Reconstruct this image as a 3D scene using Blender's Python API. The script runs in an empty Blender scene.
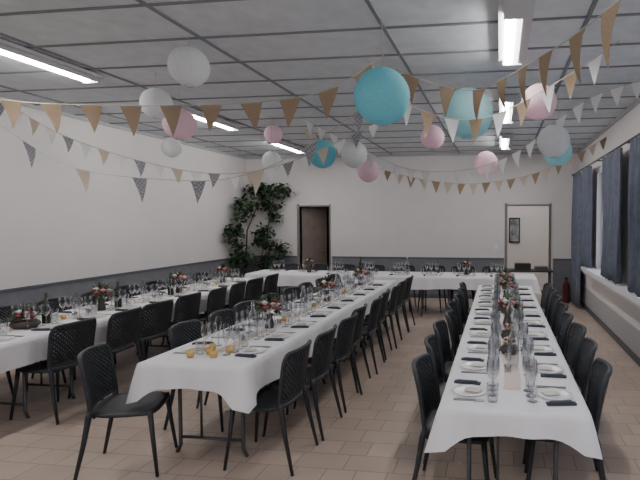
import bpy, bmesh, math, random
from mathutils import Vector, Matrix
random.seed(7)
C = bpy.context.scene.collection
CAMH = 1.74
XL, XR, YB, YF, ZC = -5.87, 1.66, 11.0, -3.5, 3.2   # room

# ------------------------------------------------------------------ materials
def new_mat(name):
    m = bpy.data.materials.new(name); m.use_nodes = True
    nt = m.node_tree
    return m, nt, nt.nodes['Principled BSDF']
def simple(name, col, rough=0.6, metal=0.0, noise=0.0, nscale=20, bump=0.0, emis=None, estr=0):
    m, nt, b = new_mat(name)
    b.inputs['Roughness'].default_value = rough
    b.inputs['Metallic'].default_value = metal
    b.inputs['Base Color'].default_value = (*col, 1)
    if noise or bump:
        tc = nt.nodes.new('ShaderNodeTexCoord')
        n = nt.nodes.new('ShaderNodeTexNoise'); n.inputs['Scale'].default_value = nscale
        n.inputs['Detail'].default_value = 5
        nt.links.new(tc.outputs['Object'], n.inputs['Vector'])
        if noise:
            r = nt.nodes.new('ShaderNodeValToRGB')
            r.color_ramp.elements[0].position = .3; r.color_ramp.elements[1].position = .7
            r.color_ramp.elements[0].color = (*[max(0, c*(1-noise)) for c in col], 1)
            r.color_ramp.elements[1].color = (*[min(1, c*(1+noise)) for c in col], 1)
            nt.links.new(n.outputs['Fac'], r.inputs['Fac'])
            nt.links.new(r.outputs['Color'], b.inputs['Base Color'])
        if bump:
            bp = nt.nodes.new('ShaderNodeBump'); bp.inputs['Strength'].default_value = bump
            bp.inputs['Distance'].default_value = .02
            nt.links.new(n.outputs['Fac'], bp.inputs['Height'])
            nt.links.new(bp.outputs['Normal'], b.inputs['Normal'])
    if emis:
        b.inputs['Emission Color'].default_value = (*emis, 1)
        b.inputs['Emission Strength'].default_value = estr
    return m
def translucent(name, col, fac=.5, nscale=60, noise=.05):
    m, nt, b = new_mat(name)
    b.inputs['Roughness'].default_value = .8
    tc = nt.nodes.new('ShaderNodeTexCoord')
    n = nt.nodes.new('ShaderNodeTexNoise'); n.inputs['Scale'].default_value = nscale
    r = nt.nodes.new('ShaderNodeValToRGB')
    r.color_ramp.elements[0].position = .3; r.color_ramp.elements[1].position = .7
    r.color_ramp.elements[0].color = (*[c*(1-noise) for c in col], 1)
    r.color_ramp.elements[1].color = (*[min(1, c*(1+noise)) for c in col], 1)
    nt.links.new(tc.outputs['Object'], n.inputs['Vector'])
    nt.links.new(n.outputs['Fac'], r.inputs['Fac'])
    nt.links.new(r.outputs['Color'], b.inputs['Base Color'])
    t = nt.nodes.new('ShaderNodeBsdfTranslucent')
    nt.links.new(r.outputs['Color'], t.inputs['Color'])
    mx = nt.nodes.new('ShaderNodeMixShader'); mx.inputs[0].default_value = fac
    out = nt.nodes['Material Output']
    nt.links.new(b.outputs[0], mx.inputs[1]); nt.links.new(t.outputs[0], mx.inputs[2])
    nt.links.new(mx.outputs[0], out.inputs['Surface'])
    return m

M_wall = simple('plaster_white', (.70, .67, .665), .85, noise=.02, nscale=3, bump=.06)
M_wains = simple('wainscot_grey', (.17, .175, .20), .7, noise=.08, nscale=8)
M_rail = simple('rail_dark', (.10, .105, .125), .6)
M_trim = simple('trim_grey', (.42, .42, .44), .6)
M_batten = simple('batten_grey', (.19, .195, .21), .6)
M_chair = simple('chair_resin', (.020, .023, .030), .45)
M_metal = simple('table_metal', (.10, .10, .11), .45, .6)
M_tabletop = simple('table_top', (.5, .5, .5), .6)
M_cloth = simple('cloth_white', (.80, .79, .82), .8, noise=.02, nscale=6, bump=.3)
M_plate = simple('plate_white', (.82, .81, .83), .25)
M_navy = simple('napkin_navy', (.04, .045, .065), .8)
M_card = simple('menu_card', (.62, .58, .52), .7)
M_steel = simple('cutlery_steel', (.30, .30, .32), .3, 1.0)
M_kraft = simple('kraft_runner', (.66, .56, .50), .9, noise=.2, nscale=90)
M_gold = simple('gold_paper', (.62, .42, .14), .4, .3)
M_curtain = simple('curtain_bluegrey', (.125, .14, .19), .85, noise=.15, nscale=12)
M_frame = simple('window_frame_white', (.78, .78, .80), .4)
M_door = simple('door_brown', (.20, .155, .135), .5, noise=.15, nscale=6)
M_doorframe = simple('door_frame', (.22, .20, .19), .5)
M_leaf = simple('leaf_green', (.018, .045, .018), .6, noise=.5, nscale=9)
M_leaf2 = simple('leaf_light', (.045, .10, .035), .6, noise=.4, nscale=9)
M_stem = simple('stem_brown', (.07, .05, .03), .8)
M_pot = simple('pot_dark', (.06, .045, .04), .6, noise=.2, nscale=10)
M_rose = simple('rose_red', (.35, .07, .07), .7, noise=.3, nscale=40)
M_pink = simple('rose_pink', (.65, .33, .33), .7, noise=.2, nscale=40)
M_white = simple('plain_white', (.8, .8, .8), .5)
M_string = simple('twine', (.45, .40, .33), .9)
M_black = simple('black_plastic', (.02, .02, .02), .5)
M_tube = simple('fluorescent_tube', (1, 1, 1), .5, emis=(1, .97, .93), estr=72)
M_housing = simple('lamp_housing', (.50, .50, .52), .5)
M_winebottle = simple('bottle_green', (.02, .04, .02), .15)

def glass_mat():
    m, nt, b = new_mat('clear_glass')
    tr = nt.nodes.new('ShaderNodeBsdfTransparent'); tr.inputs[0].default_value = (.90, .91, .93, 1)
    gl = nt.nodes.new('ShaderNodeBsdfGlossy'); gl.inputs['Roughness'].default_value = .2
    fr = nt.nodes.new('ShaderNodeLayerWeight'); fr.inputs['Blend'].default_value = .6
    mx = nt.nodes.new('ShaderNodeMixShader')
    nt.links.new(fr.outputs['Facing'], mx.inputs[0])
    nt.links.new(tr.outputs[0], mx.inputs[1]); nt.links.new(gl.outputs[0], mx.inputs[2])
    nt.links.new(mx.outputs[0], nt.nodes['Material Output'].inputs['Surface'])
    return m
M_glass = glass_mat()
def pane_mat():
    m, nt, b = new_mat('window_glass')
    tr = nt.nodes.new('ShaderNodeBsdfTransparent'); tr.inputs[0].default_value = (.9, .93, .95, 1)
    gl = nt.nodes.new('ShaderNodeBsdfGlossy'); gl.inputs['Roughness'].default_value = .03
    mx = nt.nodes.new('ShaderNodeMixShader'); mx.inputs[0].default_value = .06
    nt.links.new(tr.outputs[0], mx.inputs[1]); nt.links.new(gl.outputs[0], mx.inputs[2])
    nt.links.new(mx.outputs[0], nt.nodes['Material Output'].inputs['Surface'])
    return m
M_pane = pane_mat()

def floor_mat():
    m, nt, b = new_mat('floor_tiles')
    tc = nt.nodes.new('ShaderNodeTexCoord')
    br = nt.nodes.new('ShaderNodeTexBrick')
    br.offset = .5; br.offset_frequency = 2; br.squash = .6; br.squash_frequency = 2
    br.inputs['Scale'].default_value = 1
    br.inputs['Brick Width'].default_value = .36; br.inputs['Row Height'].default_value = .22
    br.inputs['Mortar Size'].default_value = .005; br.inputs['Mortar Smooth'].default_value = .3
    br.inputs['Color1'].default_value = (.70, .565, .475, 1)
    br.inputs['Color2'].default_value = (.61, .485, .405, 1)
    br.inputs['Mortar'].default_value = (.40, .31, .26, 1)
    nt.links.new(tc.outputs['Object'], br.inputs['Vector'])
    n = nt.nodes.new('ShaderNodeTexNoise'); n.inputs['Scale'].default_value = 2.5; n.inputs['Detail'].default_value = 6
    nt.links.new(tc.outputs['Object'], n.inputs['Vector'])
    mx = nt.nodes.new('ShaderNodeMixRGB'); mx.blend_type = 'MULTIPLY'; mx.inputs[0].default_value = .3
    nt.links.new(br.outputs['Color'], mx.inputs[1]); nt.links.new(n.outputs['Fac'], mx.inputs[2])
    nt.links.new(mx.outputs[0], b.inputs['Base Color'])
    bp = nt.nodes.new('ShaderNodeBump'); bp.inputs['Strength'].default_value = .25; bp.inputs['Distance'].default_value = .004
    bp.invert = True
    nt.links.new(br.outputs['Fac'], bp.inputs['Height']); nt.links.new(bp.outputs['Normal'], b.inputs['Normal'])
    b.inputs['Roughness'].default_value = .34
    return m
M_floor = floor_mat()
M_ceil = simple('ceiling_panel', (.60, .635, .67), .6, noise=.09, nscale=7)

def burlap(name, c1, c2, sc=120):
    m, nt, b = new_mat(name)
    tc = nt.nodes.new('ShaderNodeTexCoord')
    ch = nt.nodes.new('ShaderNodeTexChecker'); ch.inputs['Scale'].default_value = sc
    ch.inputs['Color1'].default_value = (*c1, 1); ch.inputs['Color2'].default_value = (*c2, 1)
    nt.links.new(tc.outputs['Object'], ch.inputs['Vector'])
    nt.links.new(ch.outputs['Color'], b.inputs['Base Color'])
    b.inputs['Roughness'].default_value = .95
    t = nt.nodes.new('ShaderNodeBsdfTranslucent'); nt.links.new(ch.outputs['Color'], t.inputs['Color'])
    mx = nt.nodes.new('ShaderNodeMixShader'); mx.inputs[0].default_value = .3
    nt.links.new(b.outputs[0], mx.inputs[1]); nt.links.new(t.outputs[0], mx.inputs[2])
    nt.links.new(mx.outputs[0], nt.nodes['Material Output'].inputs['Surface'])
    return m
M_burlap = burlap('burlap', (.44, .33, .225), (.29, .215, .15))
M_greyfab = burlap('grey_pattern_fabric', (.38, .38, .41), (.22, .22, .25), 45)
M_whitefab = burlap('white_fabric', (.82, .81, .82), (.74, .73, .74))
M_creamfab = burlap('cream_fabric', (.66, .58, .48), (.52, .45, .37))

# ------------------------------------------------------------------ mesh helpers
class MB:
    def __init__(s): s.v = []; s.f = []; s.m = []; s.mats = []; s.sm = []
    def mi(s, mat):
        if mat not in s.mats: s.mats.append(mat)
        return s.mats.index(mat)
    def add(s, vs, fs, mat, smooth=False):
        o = len(s.v); s.v += [tuple(v) for v in vs]; k = s.mi(mat)
        for f in fs: s.f.append([i+o for i in f]); s.m.append(k); s.sm.append(smooth)
    def box(s, a, b, mat):
        x0, y0, z0 = a; x1, y1, z1 = b
        vs = [(x0,y0,z0),(x1,y0,z0),(x1,y1,z0),(x0,y1,z0),(x0,y0,z1),(x1,y0,z1),(x1,y1,z1),(x0,y1,z1)]
        s.add(vs, [(0,3,2,1),(4,5,6,7),(0,1,5,4),(1,2,6,5),(2,3,7,6),(3,0,4,7)], mat)
    def tube(s, pts, r, mat, n=6, closed=False, caps=True):
        pts = [Vector(p) for p in pts]; N = len(pts)
        rs = r if isinstance(r, (list, tuple)) else [r]*N
        vs = []; up = None
        for i, p in enumerate(pts):
            if closed: t = pts[(i+1) % N]-pts[i-1]
            else: t = pts[min(i+1, N-1)]-pts[max(i-1, 0)]
            t.normalize()
            if up is None:
                up = Vector((0,0,1)) if abs(t.z) < .9 else Vector((1,0,0))
            a = t.cross(up)
            if a.length < 1e-4: a = t.cross(Vector((0,1,0)))
            a.normalize(); b = a.cross(t).normalized(); up = b
            for k in range(n):
                an = 2*math.pi*k/n
                vs.append(p+rs[i]*(math.cos(an)*a+math.sin(an)*b))
        fs = []
        for i in range(N if closed else N-1):
            j = (i+1) % N
            for k in range(n):
                l = (k+1) % n
                fs.append((i*n+k, i*n+l, j*n+l, j*n+k))
        if caps and not closed:
            fs.append(tuple(range(n-1, -1, -1))); fs.append(tuple((N-1)*n+k for k in range(n)))
        s.add(vs, fs, mat, True)
    def lathe(s, prof, c, mat, n=12, smooth=True):
        vs = []; N = len(prof)
        for r, z in prof:
            for k in range(n):
                a = 2*math.pi*k/n
                vs.append((c[0]+r*math.cos(a), c[1]+r*math.sin(a), c[2]+z))
        fs = []
        for i in range(N-1):
            for k in range(n):
                l = (k+1) % n
                fs.append((i*n+k, i*n+l, (i+1)*n+l, (i+1)*n+k))
        s.add(vs, fs, mat, smooth)
    def mesh(s, name):
        me = bpy.data.meshes.new(name); me.from_pydata(s.v, [], s.f)
        for m in s.mats: me.materials.append(m)
        me.polygons.foreach_set('material_index', s.m)
        me.polygons.foreach_set('use_smooth', s.sm)
        me.update(); return me
    def obj(s, name, parent=None, loc=(0,0,0), rz=0):
        o = bpy.data.objects.new(name, s.mesh(name)); C.objects.link(o)
        o.location = loc; o.rotation_euler = (0, 0, rz)
        if parent: o.parent = parent
        return o
def empty(name, loc=(0,0,0)):
    o = bpy.data.objects.new(name, None); o.empty_display_size = .1; C.objects.link(o); o.location = loc
    return o

# ------------------------------------------------------------------ room shell
b = MB(); b.box((XL-.2, YF-.2, -.1), (XR+.2, YB+4.2, 0), M_floor); b.obj('floor')
b = MB(); b.box((XL-.2, YF-.2, ZC), (XR+.2, YB+4.2, ZC+.1), M_ceil); b.obj('ceiling')
b = MB()
y = .05
while y < YB:
    b.box((XL, y-.013, ZC-.010), (XR, y+.013, ZC+.001), M_batten); y += .62
xs = [.62-1.5*i for i in range(5)]
for x in xs:
    b.box((x-.015, YF, ZC-.012), (x+.015, YB, ZC+.001), M_batten)
b.obj('trim_1')
b = MB()
b.box((XL, YB-.04, ZC-.05), (XR, YB, ZC), M_trim)
b.box((XL, YF, ZC-.05), (XL+.03, YB-.04, ZC), M_trim)
b.box((XR-.03, YF, ZC-.05), (XR, YB-.04, ZC), M_trim)
b.obj('trim_2')

def wall(name, axis, a0, a1, p0, p1, openings):
    b = MB()
    def bx(s, e, z0, z1):
        if e-s < 1e-4 or z1-z0 < 1e-4: return
        if axis == 'x': b.box((s, p0, z0), (e, p1, z1), M_wall)
        else: b.box((p0, s, z0), (p1, e, z1), M_wall)
    cur = a0
    for (s, e, z0, z1) in sorted(openings):
        bx(cur, s, 0, ZC); bx(s, e, 0, z0); bx(s, e, z1, ZC); cur = e
    bx(cur, a1, 0, ZC)
    return b.obj(name)
D1 = (-4.57, -3.86, 0, 2.04)
D2 = (.16, 1.06, 0, 2.04)
W = [(1.0, 3.2, .92, 2.55), (4.4, 6.0, .92, 2.55), (7.6, 9.0, .92, 2.55)]
wall('wall_left', 'y', YF, YB, XL-.2, XL, [])
wall('wall_right', 'y', YF, YB, XR, XR+.2, W)
wall('wall_far', 'x', XL-.2, XR+.2, YB, YB+.2, [D1, D2])
WB = [(-5.0, -3.0, .9, 2.7), (-2.4, -.4, .9, 2.7), (-.2, 1.4, .9, 2.7)]
wall('wall_near', 'x', XL-.2, XR+.2, YF-.2, YF, WB)
def wains(name, boxes):
    b = MB()
    for a, c, nrm in boxes:
        b.box((a[0], a[1], 0), (c[0], c[1], .87), M_wains)
        e = .01
        b.box((a[0], a[1]-(e if nrm == 'y-' else 0), .87), (c[0]+(e if nrm == 'x+' else 0), c[1], .91), M_rail)
        b.box((a[0], a[1]-(e if nrm == 'y-' else 0), .0), (c[0]+(e if nrm == 'x+' else 0), c[1], .09), M_rail)
    b.obj(name)
wains('baseboard_left', [((XL, YF), (XL+.012, YB), 'x+')])
wains('baseboard_far', [((XL+.03, YB-.012), (-4.63, YB), 'y-'), ((-3.80, YB-.012), (.09, YB), 'y-'), ((1.13, YB-.012), (XR-.03, YB), 'y-')])
b = MB(); b.box((XR-.012, YF, 0), (XR, YB, .10), M_rail); b.box((XR-.008, YF, .10), (XR, YB, .42), M_trim); b.obj('baseboard_right')

for i, (s, e, z0, z1) in enumerate(W):
    b = MB(); x0, x1 = XR+.08, XR+.14; t = .06
    b.box((x0, s, z0), (x1, s+t, z1), M_frame); b.box((x0, e-t, z0), (x1, e, z1), M_frame)
    b.box((x0, s, z0), (x1, e, z0+t), M_frame); b.box((x0, s, z1-t), (x1, e, z1), M_frame)
    m = (s+e)/2; b.box((x0, m-.04, z0), (x1, m+.04, z1), M_frame)
    b.box((XR+.105, s+t, z0+t), (XR+.112, e-t, z1-t), M_pane)
    b.obj('window_%d' % (i+1))
b = MB(); b.box((XR-.20, .6, .83), (XR, 9.35, .90), M_frame); b.box((XR-.17, .6, .78), (XR, 9.35, .83), M_frame); b.obj('trim_3')
for i, (s, e, z0, z1) in enumerate(WB):
    b = MB(); y0, y1 = YF-.14, YF-.08; t = .06
    b.box((s, y0, z0), (s+t, y1, z1), M_frame); b.box((e-t, y0, z0), (e, y1, z1), M_frame)
    b.box((s, y0, z0), (e, y1, z0+t), M_frame); b.box((s, y0, z1-t), (e, y1, z1), M_frame)
    m = (s+e)/2; b.box((m-.04, y0, z0), (m+.04, y1, z1), M_frame)
    b.box((s+t, YF-.112, z0+t), (e-t, YF-.105, z1-t), M_pane)
    b.obj('window_%d' % (i+4))

def curtain(y0, y1, ztop, zbot, amp=.045, waves=5, xo=.15):
    b = MB(); nu, nv = waves*10, 10; vs = []; fs = []
    ph = random.random()*6
    for j in range(nv+1):
        v = j/nv; z = ztop+(zbot-ztop)*v
        for i in range(nu+1):
            u = i/nu
            a = amp*(.6+.5*v)
            x = XR-xo+a*math.sin(u*waves*2*math.pi+ph)+.012*math.sin(u*17+v*5)
            yy = y0+(y1-y0)*(u+.01*math.sin(v*6+u*20))
            vs.append((x, yy, z))
    for j in range(nv):
        for i in range(nu):
            a = j*(nu+1)+i; fs.append((a, a+1, a+nu+2, a+nu+1))
    b.add(vs, fs, M_curtain, True)
    o = b.obj('window_curtain')
    so = o.modifiers.new('thick', 'SOLIDIFY'); so.thickness = .004
    return o
for (a, c, zb) in [(9.95, 10.75, .06), (8.85, 9.5, .92), (6.6, 7.65, .92), (5.3, 6.1, .92), (3.7, 4.5, .92)]:
    curtain(a, c, 2.66, zb)
b = MB(); b.tube([(XR-.15, 3.5, 2.68), (XR-.15, 10.85, 2.68)], .014, M_metal, 8)
for y in (3.6, 5.1, 6.4, 8.3, 9.7, 10.8): b.box((XR-.16, y-.01, 2.67), (XR, y+.01, 2.69), M_metal)
for y in (3.5, 10.85): b.lathe([(0,-.03),(.02,-.02),(.028,0),(.02,.02),(0,.03)], (XR-.15, y, 2.68), M_metal, 8)
b.obj('curtain_rod')

def door_frame(name, d):
    root = empty(name, (0,0,0)); b = MB(); w = .06
    b.box((d[0]-w, YB-.02, 0), (d[0], YB+.22, d[3]+w), M_doorframe)
    b.box((d[1], YB-.02, 0), (d[1]+w*.5, YB+.22, d[3]+w), M_doorframe)
    b.box((d[0], YB-.02, d[3]), (d[1], YB+.22, d[3]+w*.6), M_doorframe)
    b.obj('frame', root); return root
def leaf(root, hinge, ang, width, mat):
    b = MB(); b.box((0, 0, .01), (width, .04, 2.02), mat)
    for z0, z1 in ((.15, .95), (1.1, 1.9)):
        b.box((.1, -.008, z0), (width-.1, 0, z1), mat)
    b.tube([(width-.07, -.005, 1.03), (width-.07, -.05, 1.03), (width-.18, -.055, 1.03)], .009, M_steel, 6)
    b.obj('leaf', root, hinge, ang)
r = door_frame('door_1', D1); leaf(r, (D1[0]+.01, YB+.10, 0), math.radians(40), .60, M_door)
r = door_frame('door_2', D2)
leaf(r, (D2[0]-.02, YB+.25, 0), math.radians(176), .88, M_doorframe)
b = MB(); b.box((-1.2, YB+2.3, 0), (XR+.2, YB+2.5, ZC), M_wall); b.box((XR, YB+.2, 0), (XR+.2, YB+2.3, ZC), M_wall)
b.box((-1.2, YB+.2, 0), (-1.0, YB+2.3, ZC), M_wall); b.obj('wall_annex')
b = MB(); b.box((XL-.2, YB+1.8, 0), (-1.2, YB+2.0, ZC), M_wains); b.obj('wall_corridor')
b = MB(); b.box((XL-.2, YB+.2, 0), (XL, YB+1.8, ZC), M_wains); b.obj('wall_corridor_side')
b = MB(); py = YB+2.29
b.box((.23, py-.02, 1.14), (.52, py+.01, 1.80), M_black)
b.box((.26, py-.026, 1.18), (.49, py-.019, 1.76), simple('print_pale', (.20,.22,.24), .6, noise=.8, nscale=6))
b.obj('framed_picture')

# ------------------------------------------------------------------ fluorescent fixtures
def fixture(x, y, L=1.35, cap=.03):
    b = MB()
    z = ZC-.014
    b.box((x-.12, y-L/2, z-.03), (x+.12, y+L/2, z), M_housing)
    b.box((x-.085, y-L/2, z-.075), (x+.085, y-L/2+cap, z-.03), M_housing)
    b.box((x-.085, y+L/2-.03, z-.075), (x+.085, y+L/2, z-.03), M_housing)
    xo = x-.035
    pr = [(xo+.034*math.cos(a), z-.052+.020*math.sin(a)) for a in [2*math.pi*i/12 for i in range(12)]]
    vs = []; n = len(pr)
    for yy in (y-L/2+cap, y+L/2-.03):
        for px, pz in pr: vs.append((px, yy, pz))
    b.add(vs, [(i, (i+1) % n, n+(i+1) % n, n+i) for i in range(n)], M_tube, True)
    b.box((x+.045, y-L/2+.03, z-.06), (x+.06, y+L/2-.03, z-.03), M_housing)
    b.obj('fluorescent_ceiling_light')
for x in (.10, -4.07):
    for y in (-1.6, 1.15, 3.9, 6.6, 9.25): fixture(x, y, 1.35, .30 if (x > 0 and 3 < y < 5) else .05)
fixture(.4, YB+1.0, 1.2)

# ------------------------------------------------------------------ chair mesh
def chair_mesh():
    b = MB()
    n = 12; vs = []; fs = []
    def seat(u, v, dz):
        r = max(abs(u), abs(v)) or 1e-6
        l = (abs(u)**4+abs(v)**4)**.25 or 1e-6
        k = r/l
        x = .22*u*k*(1.0+.04*v); y = .21*v*k
        z = .445-.018*(1-(u*u))*(1-v*v)+.012*max(0, -v)**2-.02*max(0, v-.6)
        return (x, y, z+dz)
    for dz in (0, -.022):
        for j in range(n+1):
            for i in range(n+1): vs.append(seat(-1+2*i/n, -1+2*j/n, dz))
    K = (n+1)**2
    for j in range(n):
        for i in range(n):
            a = j*(n+1)+i; q = (a, a+1, a+n+2, a+n+1)
            fs.append(q); fs.append(tuple(reversed([t+K for t in q])))
    rim = [i for i in range(n+1)]+[j*(n+1)+n for j in range(1, n+1)]+[n*(n+1)+i for i in range(n-1, -1, -1)]+[j*(n+1) for j in range(n-1, 0, -1)]
    for i in range(len(rim)):
        a, c = rim[i], rim[(i+1) % len(rim)]; fs.append((a, a+K, c+K, c))
    b.add(vs, fs, M_chair, True)
    def B(s, t, o=0):
        return Vector((.212*s*(1+.05*t), -.195-.065*t-.02*t*t+.055*s*s*(.4+.6*t)+o, .44+.385*t))
    path = []
    for i in range(7): path.append(B(-1+.0*i, .0+.8*i/6))
    for i in range(1, 6):
        a = math.pi/2*i/6; path.append(B(-1+.2*(1-math.cos(a)), .8+.2*math.sin(a)))
    for i in range(9): path.append(B(-.8+1.6*i/8, 1+.02*math.sin(math.pi*i/8)))
    for i in range(5, 0, -1):
        a = math.pi/2*i/6; path.append(B(1-.2*(1-math.cos(a)), .8+.2*math.sin(a)))
    for i in range(6, -1, -1): path.append(B(1, .8*i/6))
    b.tube(path, .015, M_chair, 6)
    b.tube([B(-1+.2*i, .12) for i in range(11)], .013, M_chair, 5)
    vs = []; fs = []
    for j, t in enumerate((.88, .94, .995)):
        for i in range(9): vs.append(B(-.86+1.72*i/8, t, .0))
    for j in range(2):
        for i in range(8):
            a = j*9+i; fs.append((a, a+1, a+10, a+9))
    b.add(vs, fs, M_chair, True)
    def inside(s, t):
        if abs(s) > 1 or t < .12 or t > 1: return False
        if t > .8 and abs(s) > .8:
            return ((abs(s)-.8)/.2)**2+((t-.8)/.2)**2 <= 1
        return True
    for sg in (1, -1):
        for k in range(-12, 13):
            c = k*.17; run = []
            for q in range(0, 45):
                t = .12+.88*q/44; s = c+sg*(t-.5)*1.75
                if inside(s, t): run.append((s, t))
            if len(run) >= 5:
                step = max(1, len(run)//7)
                pts = run[::step]
                if pts[-1] != run[-1]: pts.append(run[-1])
                b.tube([B(s, t, sg*.002) for s, t in pts], .0098, M_chair, 4, caps=False)
    for sx in (-1, 1):
        b.tube([(sx*.185, .175, .44), (sx*.20, .195, .25), (sx*.225, .225, 0)], [.019, .015, .011], M_chair, 7)
        b.tube([B(sx*1.0, .1), (sx*.207, -.19, .43), (sx*.22, -.22, .25), (sx*.235, -.275, 0)], [.016, .020, .016, .011], M_chair, 7)
    for y in (.155, -.165):
        b.tube([(-.19, y, .425), (.19, y, .425)], .011, M_chair, 5)
    return b.mesh('dining_chair')
CH = chair_mesh()
def chair(x, y, rz, jit=.07):
    o = bpy.data.objects.new('dining_chair', CH); C.objects.link(o)
    o.location = (x, y, 0); o.rotation_euler = (0, 0, rz+random.uniform(-jit, jit))

# ------------------------------------------------------------------ tables
def table(x0, x1, y0, y1, along='y', seg=1.83, ed=.15, cn=.12):
    root = empty('banquet_table', ((x0+x1)/2, (y0+y1)/2, 0))
    ox, oy = root.location.x, root.location.y
    b = MB()
    L = (y1-y0) if along == 'y' else (x1-x0)
    Wd = (x1-x0) if along == 'y' else (y1-y0)
    n = max(1, round(L/seg)); sl = L/n
    def P(l, w, z):
        l -= L/2
        return (w, l, z) if along == 'y' else (l, w, z)
    def bx(l0, l1, w0, w1, z0, z1, m):
        a = P(l0, w0, z0); c = P(l1, w1, z1)
        b.box(tuple(min(a[i], c[i]) for i in range(3)), tuple(max(a[i], c[i]) for i in range(3)), m)
    hw = Wd/2
    for k in range(n):
        s = k*sl
        bx(s+.012, s+sl-.012, -hw+.012, hw-.012, .695, .733, M_tabletop)
        for e, d in ((s+.24, 1), (s+sl-.24, -1)):
            for w in (-hw+.14, hw-.14):
                b.tube([P(e, w, .70), P(e, w, .06), P(e, w*1.12, 0)], .014, M_metal, 7)
            b.tube([P(e, -hw+.14, .12), P(e, hw-.14, .12)], .011, M_metal, 6)
            b.tube([P(e, -hw+.14, .60), P(e, hw-.14, .60)], .011, M_metal, 6)
            b.tube([P(e, 0, .60), P(e+d*.40, 0, .69)], .010, M_metal, 6)
            b.tube([P(e, -.08, .12), P(e, -.08, .60)], .009, M_metal, 6)
    b.obj('folding_frame', root)
    pts = []
    X0, X1, Y0, Y1 = x0-ox, x1-ox, y0-oy, y1-oy
    st = .035
    def side(ax, ay, bx_, by_, nx, ny, base):
        l = math.hypot(bx_-ax, by_-ay); m = max(4, int(l/st))
        for i in range(m):
            t = i/m; dc = min(t, 1-t)*l
            bb = base if base <= ed+1e-6 else ed+(base-ed)*min(1, dc/.35)
            pts.append((ax+(bx_-ax)*t, ay+(by_-ay)*t, nx, ny, dc, bb))
    sd = .225
    bases = (ed, sd, ed, sd) if along == 'y' else (sd, ed, sd, ed)
    side(X0, Y0, X1, Y0, 0, -1, bases[0]); side(X1, Y0, X1, Y1, 1, 0, bases[1])
    side(X1, Y1, X0, Y1, 0, 1, bases[2]); side(X0, Y1, X0, Y0, -1, 0, bases[3])
    N = len(pts); vs = []; fs = []; b = MB()
    ph = random.random()*6
    nr = 6
    for j in range(nr+2):
        for i, (x, y, nx, ny, dc, base) in enumerate(pts):
            acc = i*st
            if dc < 1e-6:
                px, py = pts[i-1][2], pts[i-1][3]; nx, ny = (nx+px)*.8, (ny+py)*.8
            if j == 0: vs.append((x-nx*.01, y-ny*.01, .739)); continue
            t = (j-1)/nr
            drop = base+cn*math.exp(-(dc/.10)**1.3)+.010*math.sin(acc*4.3+ph)
            wav = (.012*math.sin(acc*11+ph+.8*math.sin(acc*2))+.009*math.sin(acc*26+1+math.sin(acc*3)))*t
            corner = .045*math.exp(-(dc/.10)**2)*t
            off = .010+.022*t**.7+wav+corner
            vs.append((x+nx*off, y+ny*off, .737-drop*t))
    for j in range(nr+1):
        for i in range(N):
            k = (i+1) % N
            fs.append((j*N+i, (j+1)*N+i, (j+1)*N+k, j*N+k))
    b.add(vs, fs, M_cloth, True)
    b.add(vs[:N], [tuple(range(N))], M_cloth, False)
    b.obj('tablecloth', root)
    return root

glass_prof = [(0.0, .0), (.032, .001), (.030, .005), (.005, .010), (.004, .085), (.018, .10), (.034, .125), (.038, .15), (.035, .185), (.031, .205)]
flute = [(0.0, .0), (.030, .001), (.005, .008), (.004, .09), (.016, .11), (.024, .15), (.025, .19), (.021, .235)]
tumb = [(0, .002), (.027, .0), (.030, .04), (.034, .10)]
Z = .7405
def setting(bg, bp, bn, bc, x, y, nx, ny):
    tx, ty = -ny, nx
    j = lambda a=.01: random.uniform(-a, a)
    px, py = x+nx*.145+j(), y+ny*.145+j()
    bp.lathe([(0, .003), (.065, .003), (.075, .008), (.10, .010), (.102, .008), (.075, .0), (0, 0)], (px, py, Z), M_plate, 18)
    def quad(bm, cx, cy, hl, hw, z0, z1, mat, a):
        ca, sa = math.cos(a), math.sin(a)
        vs = []
        for zz in (z0, z1):
            for u, v in ((-hl, -hw), (hl, -hw), (hl, hw), (-hl, hw)):
                uu = u*ca-v*sa; vv = u*sa+v*ca
                vs.append((cx+nx*uu+tx*vv, cy+ny*uu+ty*vv, zz))
        bm.add(vs, [(0,3,2,1),(4,5,6,7),(0,1,5,4),(1,2,6,5),(2,3,7,6),(3,0,4,7)], mat)
    a = random.uniform(-.2, .2)
    cx, cy = px+tx*.145-nx*.02, py+ty*.145-ny*.02
    quad(bn, cx, cy, .08, .018, Z, Z+.012, M_navy, a)
    quad(bn, cx, cy, .06, .014, Z+.012, Z+.018, M_navy, a+.1)
    quad(bn, px+nx*.02, py+ny*.02, .045, .03, Z+.0105, Z+.013, M_card, a*2)
    for o in (-.125, -.145):
        kx, ky = px+tx*o, py+ty*o
        quad(bc, kx-nx*.02, ky-ny*.02, .06, .004, Z, Z+.003, M_steel, 0)
        quad(bc, kx+nx*.065, ky+ny*.065, .028, .009, Z, Z+.003, M_steel, 0)
    gx, gy = px+nx*.135, py+ny*.135
    bg.lathe(glass_prof, (gx+tx*.04+j(), gy+ty*.04+j(), Z), M_glass, 10)
    bg.lathe(glass_prof, (gx-tx*.05+j(), gy-ty*.05+j(), Z), M_glass, 10)
    bg.lathe(flute, (gx+tx*.125+j(), gy+ty*.125+j(), Z), M_glass, 10)
    bg.lathe(tumb, (gx-tx*.14+j(), gy-ty*.14+j(), Z), M_glass, 10)

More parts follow.
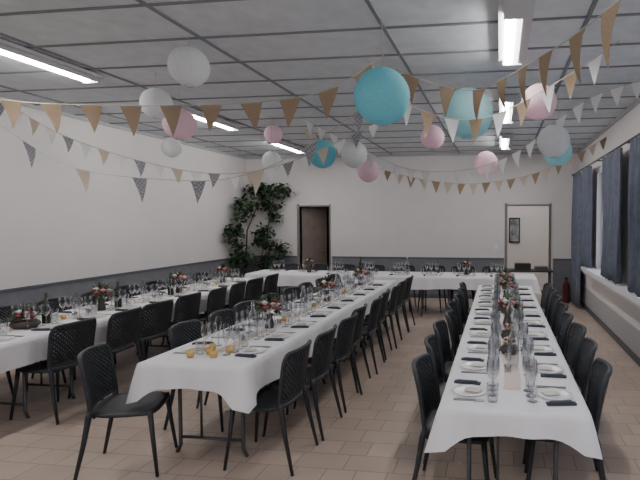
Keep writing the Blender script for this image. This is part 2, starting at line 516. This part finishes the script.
def bouquet(name, x, y, z, s=1.0, tall=True):
    b = MB(); R = random
    if tall:
        b.lathe([(0, 0), (.04, 0), (.043, .03), (.03, .08), (.026, .10), (.034, .13)], (x, y, z), M_pot, 12)
        zc = .17
    else:
        b.lathe([(0, 0), (.08*s+.02, 0), (.10*s+.03, .03), (.10*s+.02, .06), (.0, .065)], (x, y, z), M_pot, 14); zc = .09
    def leafq(c, d, l, w, mat):
        d = Vector(d).normalized(); c = Vector(c)
        sd = d.cross(Vector((0, 0, 1)));
        if sd.length < .1: sd = Vector((1, 0, 0))
        sd.normalize(); up = sd.cross(d)
        vs = [c, c+d*l*.4+sd*w+up*.1*l, c+d*l+up*-.15*l, c+d*l*.4-sd*w+up*.1*l]
        b.add(vs, [(0, 1, 2, 3)], mat, False)
    for i in range(80):
        th = R.random()*2*math.pi; el = R.uniform(-.3, 1.45)
        d = (math.cos(th)*math.cos(el), math.sin(th)*math.cos(el), math.sin(el))
        c = (x+d[0]*.05*s, y+d[1]*.05*s, z+zc+d[2]*.04*s)
        leafq(c, d, R.uniform(.05, .15)*s, .014*s, R.choice([M_leaf, M_leaf2, M_leaf2]))
    for i in range(10):
        th = i*2.4; el = .15+1.2*(i/10)
        d = Vector((math.cos(th)*math.cos(el), math.sin(th)*math.cos(el), math.sin(el)))
        c = Vector((x, y, z+zc))+d*.085*s
        mat = [M_rose, M_pink, M_rose, M_white][i % 4]
        rr = .026*s
        b.lathe([(0, -rr), (rr*.7, -rr*.6), (rr*.95, 0), (rr*.7, rr*.55), (rr*.35, rr*.3), (rr*.3, rr*.7), (0, rr*.6)], c, mat, 9)
        for p in range(6):
            a = p*1.05; q = Vector((math.cos(a), math.sin(a), 0))
            leafq(c+q*rr*.5-Vector((0, 0, rr*.5)), (q.x, q.y, .9), rr*1.5, rr*.6, mat)
    b.obj(name)
def votive(b, x, y, mat=None, k=1.0):
    b.lathe([(0, 0), (.03*k, 0), (.035*k, .06*k), (.032*k, .06*k), (.028*k, .02*k), (0, .02*k)], (x, y, Z), mat or M_gold, 10)
def bottle(b, x, y, mat):
    b.lathe([(0, 0), (.036, 0), (.038, .01), (.038, .18), (.03, .21), (.014, .24), (.013, .30), (0, .30)], (x, y, Z), mat, 12)

def dress(x0, x1, ylist):
    bg, bp, bn, bc = MB(), MB(), MB(), MB()
    for y in ylist:
        setting(bg, bp, bn, bc, x0, y, 1, 0)
        setting(bg, bp, bn, bc, x1, y, -1, 0)
    bg.obj('wine_glasses'); bp.obj('dinner_plates'); bn.obj('folded_napkins'); bc.obj('cutlery')

SP = .56
RT = (-.31, .46, 2.60, 7.7); MT = (-2.50, -1.72, 3.15, 8.1); LT = (-4.76, -3.98, 2.0, 8.1)
def run_table(T, fl, fr, offl, offr, n, ed=.15, cn=.12, firstL=None):
    table(*T, ed=ed, cn=cn)
    j = lambda: random.uniform(-.03, .03)
    for i in range(n):
        y = fr+SP*i
        if y < T[3]-.1: chair(T[1]+offr+j(), y+j(), math.pi/2)
        y = fl+SP*i
        if i == 0 and firstL: chair(*firstL, jit=0); continue
        if y < T[3]-.1: chair(T[0]-offl+j(), y+j(), -math.pi/2)
def ysof(T, first, n, sp=SP): return [first+sp*i for i in range(n) if first+sp*i < T[3]-.2]
run_table(RT, 3.15, 3.2, -.06, -.04, 8, .12, .08); dress(RT[0], RT[1], ysof(RT, 2.88, 10, .50))
run_table(MT, 3.40, 3.40, -.02, .06, 9, .15, .13, (-2.58, 3.17, math.radians(-70))); dress(MT[0], MT[1], ysof(MT, 3.55, 10, .50))
run_table(LT, 3.35, 3.95, .06, .02, 9); dress(LT[0], LT[1], ysof(LT, 2.6, 12, .50))
HT = (-4.7, .62, 8.75, 9.5); table(*HT, along='x')
xs = [-4.3+.6*i for i in range(8)]
bg, bp, bn, bc = MB(), MB(), MB(), MB()
for x in xs:
    chair(x, HT[3]+.02, math.pi)
    setting(bg, bp, bn, bc, x, HT[3], 0, -1)
    if random.random() < .8: setting(bg, bp, bn, bc, x+.1, HT[2], 0, 1)
bg.obj('wine_glasses'); bp.obj('dinner_plates'); bn.obj('folded_napkins'); bc.obj('cutlery')

def runner(xc, y0, y1, w=.07):
    b = MB(); n = int((y1-y0)/.2); vs = []; fs = []
    for i in range(n+1):
        y = y0+(y1-y0)*i/n; o = .01*math.sin(i*1.3)
        vs += [(xc-w+o, y, Z+.001), (xc+w+o, y, Z+.001)]
    for i in range(n): fs.append((2*i, 2*i+1, 2*i+3, 2*i+2))
    b.add(vs, fs, M_kraft); b.obj('table_runner')
runner((RT[0]+RT[1])/2, 2.95, 7.5, .05); runner((MT[0]+MT[1])/2, 3.5, 7.9, .05); runner((LT[0]+LT[1])/2, 2.3, 7.9, .05)
SPOTS = {}
for key, T, list_ in (('R', RT, (4.75, 6.2, 7.2)), ('M', MT, (4.35, 5.9, 7.4)), ('L', LT, (4.95, 6.3, 7.4))):
    xc = (T[0]+T[1])/2; SPOTS[key] = list(list_)
    for y in list_: bouquet('flower_centerpiece', xc, y, Z, 1.0, True)
for y in (3.75, 4.25, 5.4):
    bouquet('flower_bowl', (RT[0]+RT[1])/2, y, Z, .42, False); SPOTS['R'].append(y)
bouquet('flower_bowl', (LT[0]+LT[1])/2, 4.05, Z, .9, False); SPOTS['L'].append(4.05)
bouquet('flower_centerpiece', -3.6, 9.1, Z, .9); bouquet('flower_centerpiece', -.6, 9.1, Z, .9)
b = MB(); bb = MB()
for key, T in (('R', RT), ('M', MT), ('L', LT)):
    xc = (T[0]+T[1])/2
    for y in (T[2]+.85, T[2]+1.95, T[2]+3.05, T[2]+4.1):
        yy = y
        while any(abs(yy-s) < .17 for s in SPOTS[key]): yy += .06
        bottle(bb, xc+.02, yy, M_glass if key != 'L' else M_winebottle); SPOTS[key].append(yy)
    y = T[2]+.7
    while y < T[3]-.3:
        if not any(abs(y-s) < .12 for s in SPOTS[key]):
            votive(b, xc+random.uniform(-.03, .03), y, random.choice([M_glass, M_white, M_glass, M_gold]), .75)
        y += random.uniform(.10, .2)
for dx, dy in ((-.12, .20), (-.03, .30), (.05, .22), (.10, .36), (-.07, .40)): votive(b, (MT[0]+MT[1])/2+dx, MT[2]+dy-.02, None, .8)
b.obj('votive_candle_cups')
bottle(bb, -2.6, 9.15, M_winebottle); bottle(bb, -1.7, 9.1, M_glass)
bb.obj('water_bottles')

# ------------------------------------------------------------------ lanterns
COL = {'t': translucent('paper_turquoise', (.28, .66, .74)), 'a': translucent('paper_aqua', (.46, .72, .76), .6),
       'w': translucent('paper_white', (.78, .79, .80)), 'p': translucent('paper_pink', (.82, .63, .70))}
def lantern(kind, x, y, z, r):
    root = empty('paper_lantern', (x, y, z)); b = MB()
    prof = []; n = 44
    th0 = .22
    for i in range(n+1):
        th = th0+(math.pi-2*th0)*i/n
        rr = r*(1.0 if i % 2 == 0 else .975)
        prof.append((rr*math.sin(th), rr*math.cos(th)))
    b.lathe(prof, (0,0,0), COL[kind], 28)
    b.obj('paper_shade', root)
    b = MB()
    zt = r*math.cos(th0); rt = r*math.sin(th0)
    for s in (1, -1):
        b.tube([(rt*math.cos(a*math.pi/8), rt*math.sin(a*math.pi/8), s*zt) for a in range(16)], .003, M_string, 5, closed=True)
    b.tube([(-rt, 0, zt), (0, 0, zt+.01), (rt, 0, zt)], .002, M_metal, 4)
    b.tube([(0, 0, zt+.01), (0, 0, ZC-z)], .0018, M_string, 4)
    b.obj('wire_and_cord', root)
for l in [('t', -.83, 3.49, 2.61, .20), ('w', -2.44, 3.70, 2.95, .155), ('w', -3.37, 4.57, 2.89, .15), ('p', -3.42, 5.0, 2.77, .17),
          ('w', -4.04, 5.74, 2.64, .12), ('p', -3.23, 6.85, 2.97, .13), ('w', -3.14, 6.6, 2.56, .13), ('t', -2.25, 6.16, 2.58, .18),
          ('w', -1.80, 6.06, 2.555, .165), ('p', -1.98, 7.40, 2.48, .17), ('p', -.89, 6.6, 2.83, .16), ('a', -.32, 5.0, 2.79, .25),
          ('p', .34, 4.64, 2.80, .16), ('w', .55, 5.39, 2.56, .17), ('a', .66, 6.03, 2.54, .17), ('p', -.18, 6.45, 2.465, .15)]:
    lantern(*l)

# ------------------------------------------------------------------ bunting
def catmull(P, per=14):
    P = [Vector(p) for p in P]; P = [P[0]*2-P[1]]+P+[P[-1]*2-P[-2]]; out = []
    for i in range(1, len(P)-2):
        a, b_, c, d = P[i-1:i+3]
        for k in range(per):
            t = k/per
            out.append(.5*((2*b_)+(-a+c)*t+(2*a-5*b_+4*c-d)*t*t+(-a+3*b_-3*c+d)*t**3))
    out.append(P[-2]); return out
def bunting(P, spacing, w, h, mats, start=.1):
    pts = catmull(P); b = MB(); b.tube(pts, .004, M_string, 5)
    acc = 0; nxt = start; k = 0
    for i in range(len(pts)-1):
        seg = (pts[i+1]-pts[i]).length
        while acc+seg >= nxt:
            t = (nxt-acc)/seg; p = pts[i].lerp(pts[i+1], t)
            d = (pts[i+1]-pts[i]).normalized()
            d = Vector((d.x, d.y, d.z*.8)).normalized()
            side = Vector((-d.y, d.x, 0)).normalized()
            sw = random.uniform(-.15, .15); tilt = random.uniform(-.12, .12)
            dn = (Vector((0, 0, -1))+side*sw+d*tilt).normalized()
            mat = mats[k % len(mats)]; k += 1
            if mat is not None:
                hh = h*random.uniform(.93, 1.07)
                n = 5; vs = []; fs = []
                for e in (-.0012, .0012):
                    for j in range(n):
                        v = j/n; ww = w/2*(1-v); bul = .015*math.sin(v*3)*side
                        vs.append(p-d*ww+dn*hh*v+side*e+bul); vs.append(p+d*ww+dn*hh*v+side*e+bul)
                    vs.append(p+dn*hh+side*e)
                m = 2*n+1
                for o in (0, m):
                    for j in range(n-1): fs.append((o+2*j, o+2*j+1, o+2*j+3, o+2*j+2))
                    fs.append((o+2*n-2, o+2*n-1, o+2*n))
                for j in range(n-1):
                    fs.append((2*j, 2*j+2, m+2*j+2, m+2*j)); fs.append((2*j+1, 2*j+3, m+2*j+3, m+2*j+1))
                fs.append((0, 1, m+1, m))
                b.add(vs, fs, mat)
            nxt += spacing
        acc += seg
    b.obj('bunting_garland')
bunting([(-5.86, 3.8, 3.12), (-4.5, 3.96, 2.83), (-3.6, 4.08, 2.77), (-2.82, 4.19, 2.77), (-2.14, 4.29, 2.80), (-1.5, 4.32, 2.90), (-1.02, 4.36, 3.19)],
        .36, .20, .26, [M_burlap])
bunting([(-5.86, 5.1, 3.15), (-5.59, 5.15, 3.03), (-5.13, 5.22, 2.76), (-4.55, 5.3, 2.54), (-3.97, 5.38, 2.38), (-3.42, 5.46, 2.29), (-2.91, 5.53, 2.30), (-2.34, 5.6, 2.45), (-1.75, 5.65, 2.70), (-1.17, 5.7, 3.0), (-.93, 5.72, 3.19)],
        .22, .14, .18, [M_greyfab, M_whitefab, M_creamfab, M_whitefab])
bunting([(-5.86, 4.5, 3.05), (-5.21, 4.58, 2.75), (-4.43, 4.69, 2.29), (-3.29, 4.80, 2.15), (-2.66, 4.9, 2.2), (-2.08, 5.0, 2.45), (-1.36, 5.1, 2.95), (-1.1, 5.15, 3.19)],
        .62, .16, .24, [M_greyfab, M_greyfab, M_creamfab], .5)
bunting([(.62, 1.7, 2.72), (.55, 2.1, 2.68), (.48, 2.42, 2.70), (.37, 2.86, 2.73), (.22, 3.29, 2.76), (.07, 3.75, 2.80), (-.17, 4.24, 2.83), (-.46, 4.50, 2.92), (-.79, 4.62, 3.06), (-1.0, 4.7, 3.19)],
        .40, .19, .27, [M_burlap], .3)
bunting([(1.62, 5.1, 3.15), (.99, 5.45, 3.04), (.57, 5.66, 2.80), (.28, 5.77, 2.57), (0, 6.0, 2.45), (-.37, 6.20, 2.365), (-.89, 6.30, 2.355), (-1.37, 6.45, 2.46), (-1.88, 6.56, 2.72), (-2.48, 6.66, 3.02), (-2.75, 6.7, 3.19)],
        .21, .14, .19, [M_whitefab])
bunting([(-3.1, 7.6, 3.19), (-2.6, 7.7, 2.95), (-2.29, 7.8, 2.74), (-1.75, 7.85, 2.51), (-1.07, 7.9, 2.36), (-.385, 8.0, 2.32), (.455, 8.1, 2.45), (1.14, 8.2, 2.74), (1.50, 8.25, 2.95), (1.65, 8.27, 3.05)],
        .20, .14, .18, [M_creamfab, M_burlap])
bunting([(-1.2, 4.45, 3.19), (-.99, 4.45, 3.0), (-.82, 4.45, 2.78), (-.41, 4.50, 2.64), (0, 4.42, 2.67), (.565, 4.35, 2.95), (.95, 4.3, 3.19)],
        .22, .13, .22, [M_whitefab, M_burlap])

# ------------------------------------------------------------------ climbing plant in far left corner
b = MB()
clusters = [(-5.45, 10.78, 2.42, .32, .18, .18, 230), (-4.95, 10.85, 2.42, .28, .10, .18, 130), (-5.25, 10.85, 2.12, .32, .10, .16, 150), (-5.66, 10.5, 2.0, .18, .36, .28, 230), (-5.1, 10.85, 1.85, .22, .10, .14, 60),
            (-5.72, 10.2, 1.5, .12, .38, .26, 210), (-5.35, 10.75, 1.4, .26, .18, .30, 220), (-5.0, 10.82, 1.12, .26, .12, .20, 120), (-5.65, 10.3, .95, .18, .34, .28, 210), (-5.2, 10.7, .8, .34, .22, .22, 180)]
for cx, cy, cz, rx, ry, rz, n in clusters:
    for i in range(n):
        d = Vector((random.gauss(0, 1), random.gauss(0, 1), random.gauss(0, 1))).normalized()*random.random()**.5*1.15
        c = Vector((min(max(cx+d.x*rx, XL+.05), -4.6), min(cy+d.y*ry, YB-.07), max(.3, cz+d.z*rz)))
        dr = Vector((random.uniform(-1, 1), random.uniform(-1, .3), random.uniform(-1, .2))).normalized()
        sd = dr.cross(Vector((0, 0, 1))).normalized(); l = random.uniform(.07, .13); w = l*.38
        tip = c+dr*l
        if tip.y > YB-.02 or tip.x < XL+.02: continue
        b.add([c, c+dr*l*.3+sd*w, c+dr*l*.65+sd*w*.7, tip, c+dr*l*.65-sd*w*.7, c+dr*l*.3-sd*w], [(0, 1, 2, 3, 4, 5)], random.choice([M_leaf, M_leaf, M_leaf, M_leaf2]))
b.tube([(-5.5, 10.5, .3), (-5.6, 10.45, .9), (-5.6, 10.5, 1.5), (-5.45, 10.65, 2.0), (-5.2, 10.8, 2.35), (-4.8, 10.85, 2.45)], [.022, .018, .015, .012, .01, .006], M_stem, 6)
b.tube([(-5.48, 10.5, .3), (-5.35, 10.6, .8), (-5.25, 10.7, 1.3), (-5.15, 10.75, 1.9), (-5.1, 10.8, 2.3)], [.018, .015, .012, .008, .006], M_stem, 6)
b.tube([(-5.35, 10.6, .8), (-5.15, 10.7, 1.05), (-4.9, 10.8, 1.2)], [.01, .008, .005], M_stem, 6)
b.tube([(-5.6, 10.45, .9), (-5.7, 10.25, 1.3), (-5.72, 10.0, 1.6)], [.01, .008, .005], M_stem, 6)
b.lathe([(0, 0), (.15, 0), (.18, .05), (.21, .34), (.23, .36), (.22, .38), (.19, .36), (.18, .32), (0, .32)], (-5.5, 10.5, 0), M_pot, 18)
b.obj('potted_climbing_plant')

# ------------------------------------------------------------------ small things on the right back
b = MB()
b.box((.15, 10.1, .70), (1.05, 10.55, .73), M_black)
for x in (.2, 1.0):
    for y in (10.15, 10.5): b.tube([(x, y, .70), (x, y, 0)], .016, M_metal, 6)
b.box((.2, 10.14, .28), (1.0, 10.5, .30), M_black)
b.box((.30, 10.2, .73), (.62, 10.45, .86), M_black); b.box((.70, 10.2, .73), (.95, 10.45, .80), M_metal)
b.obj('side_table')
b = MB()
b.lathe([(0, 0), (.07, 0), (.075, .02), (.075, .38), (.05, .44), (.022, .46), (.022, .50), (0, .5)], (1.38, 10.75, 0.0), simple('extinguisher_red', (.16, .03, .03), .4), 16)
b.tube([(1.38, 10.75, .48), (1.38, 10.68, .52), (1.34, 10.65, .40), (1.33, 10.66, .2)], .010, M_black, 6)
b.box((1.35, 10.68, .50), (1.41, 10.80, .53), M_black)
b.obj('fire_extinguisher')
b = MB(); b.box((-.12, YB-.02, 1.1), (-.04, YB, 1.2), M_white); b.box((-.10, YB-.026, 1.12), (-.06, YB-.02, 1.18), M_frame); b.obj('light_switch')

# ------------------------------------------------------------------ world, daylight, camera
w = bpy.data.worlds.new('world'); bpy.context.scene.world = w; w.use_nodes = True
bg = w.node_tree.nodes['Background']; bg.inputs[0].default_value = (.86, .89, 1, 1); bg.inputs[1].default_value = 1.9
cam = bpy.data.cameras.new('camera'); co = bpy.data.objects.new('camera', cam); C.objects.link(co)
cam.sensor_width = 36; cam.lens = 28.125; cam.shift_x = -110/640; cam.clip_start = .05
co.location = (0, 0, CAMH)
co.rotation_euler = (math.radians(90-2.3), 0, math.radians(7.97))
bpy.context.scene.camera = co
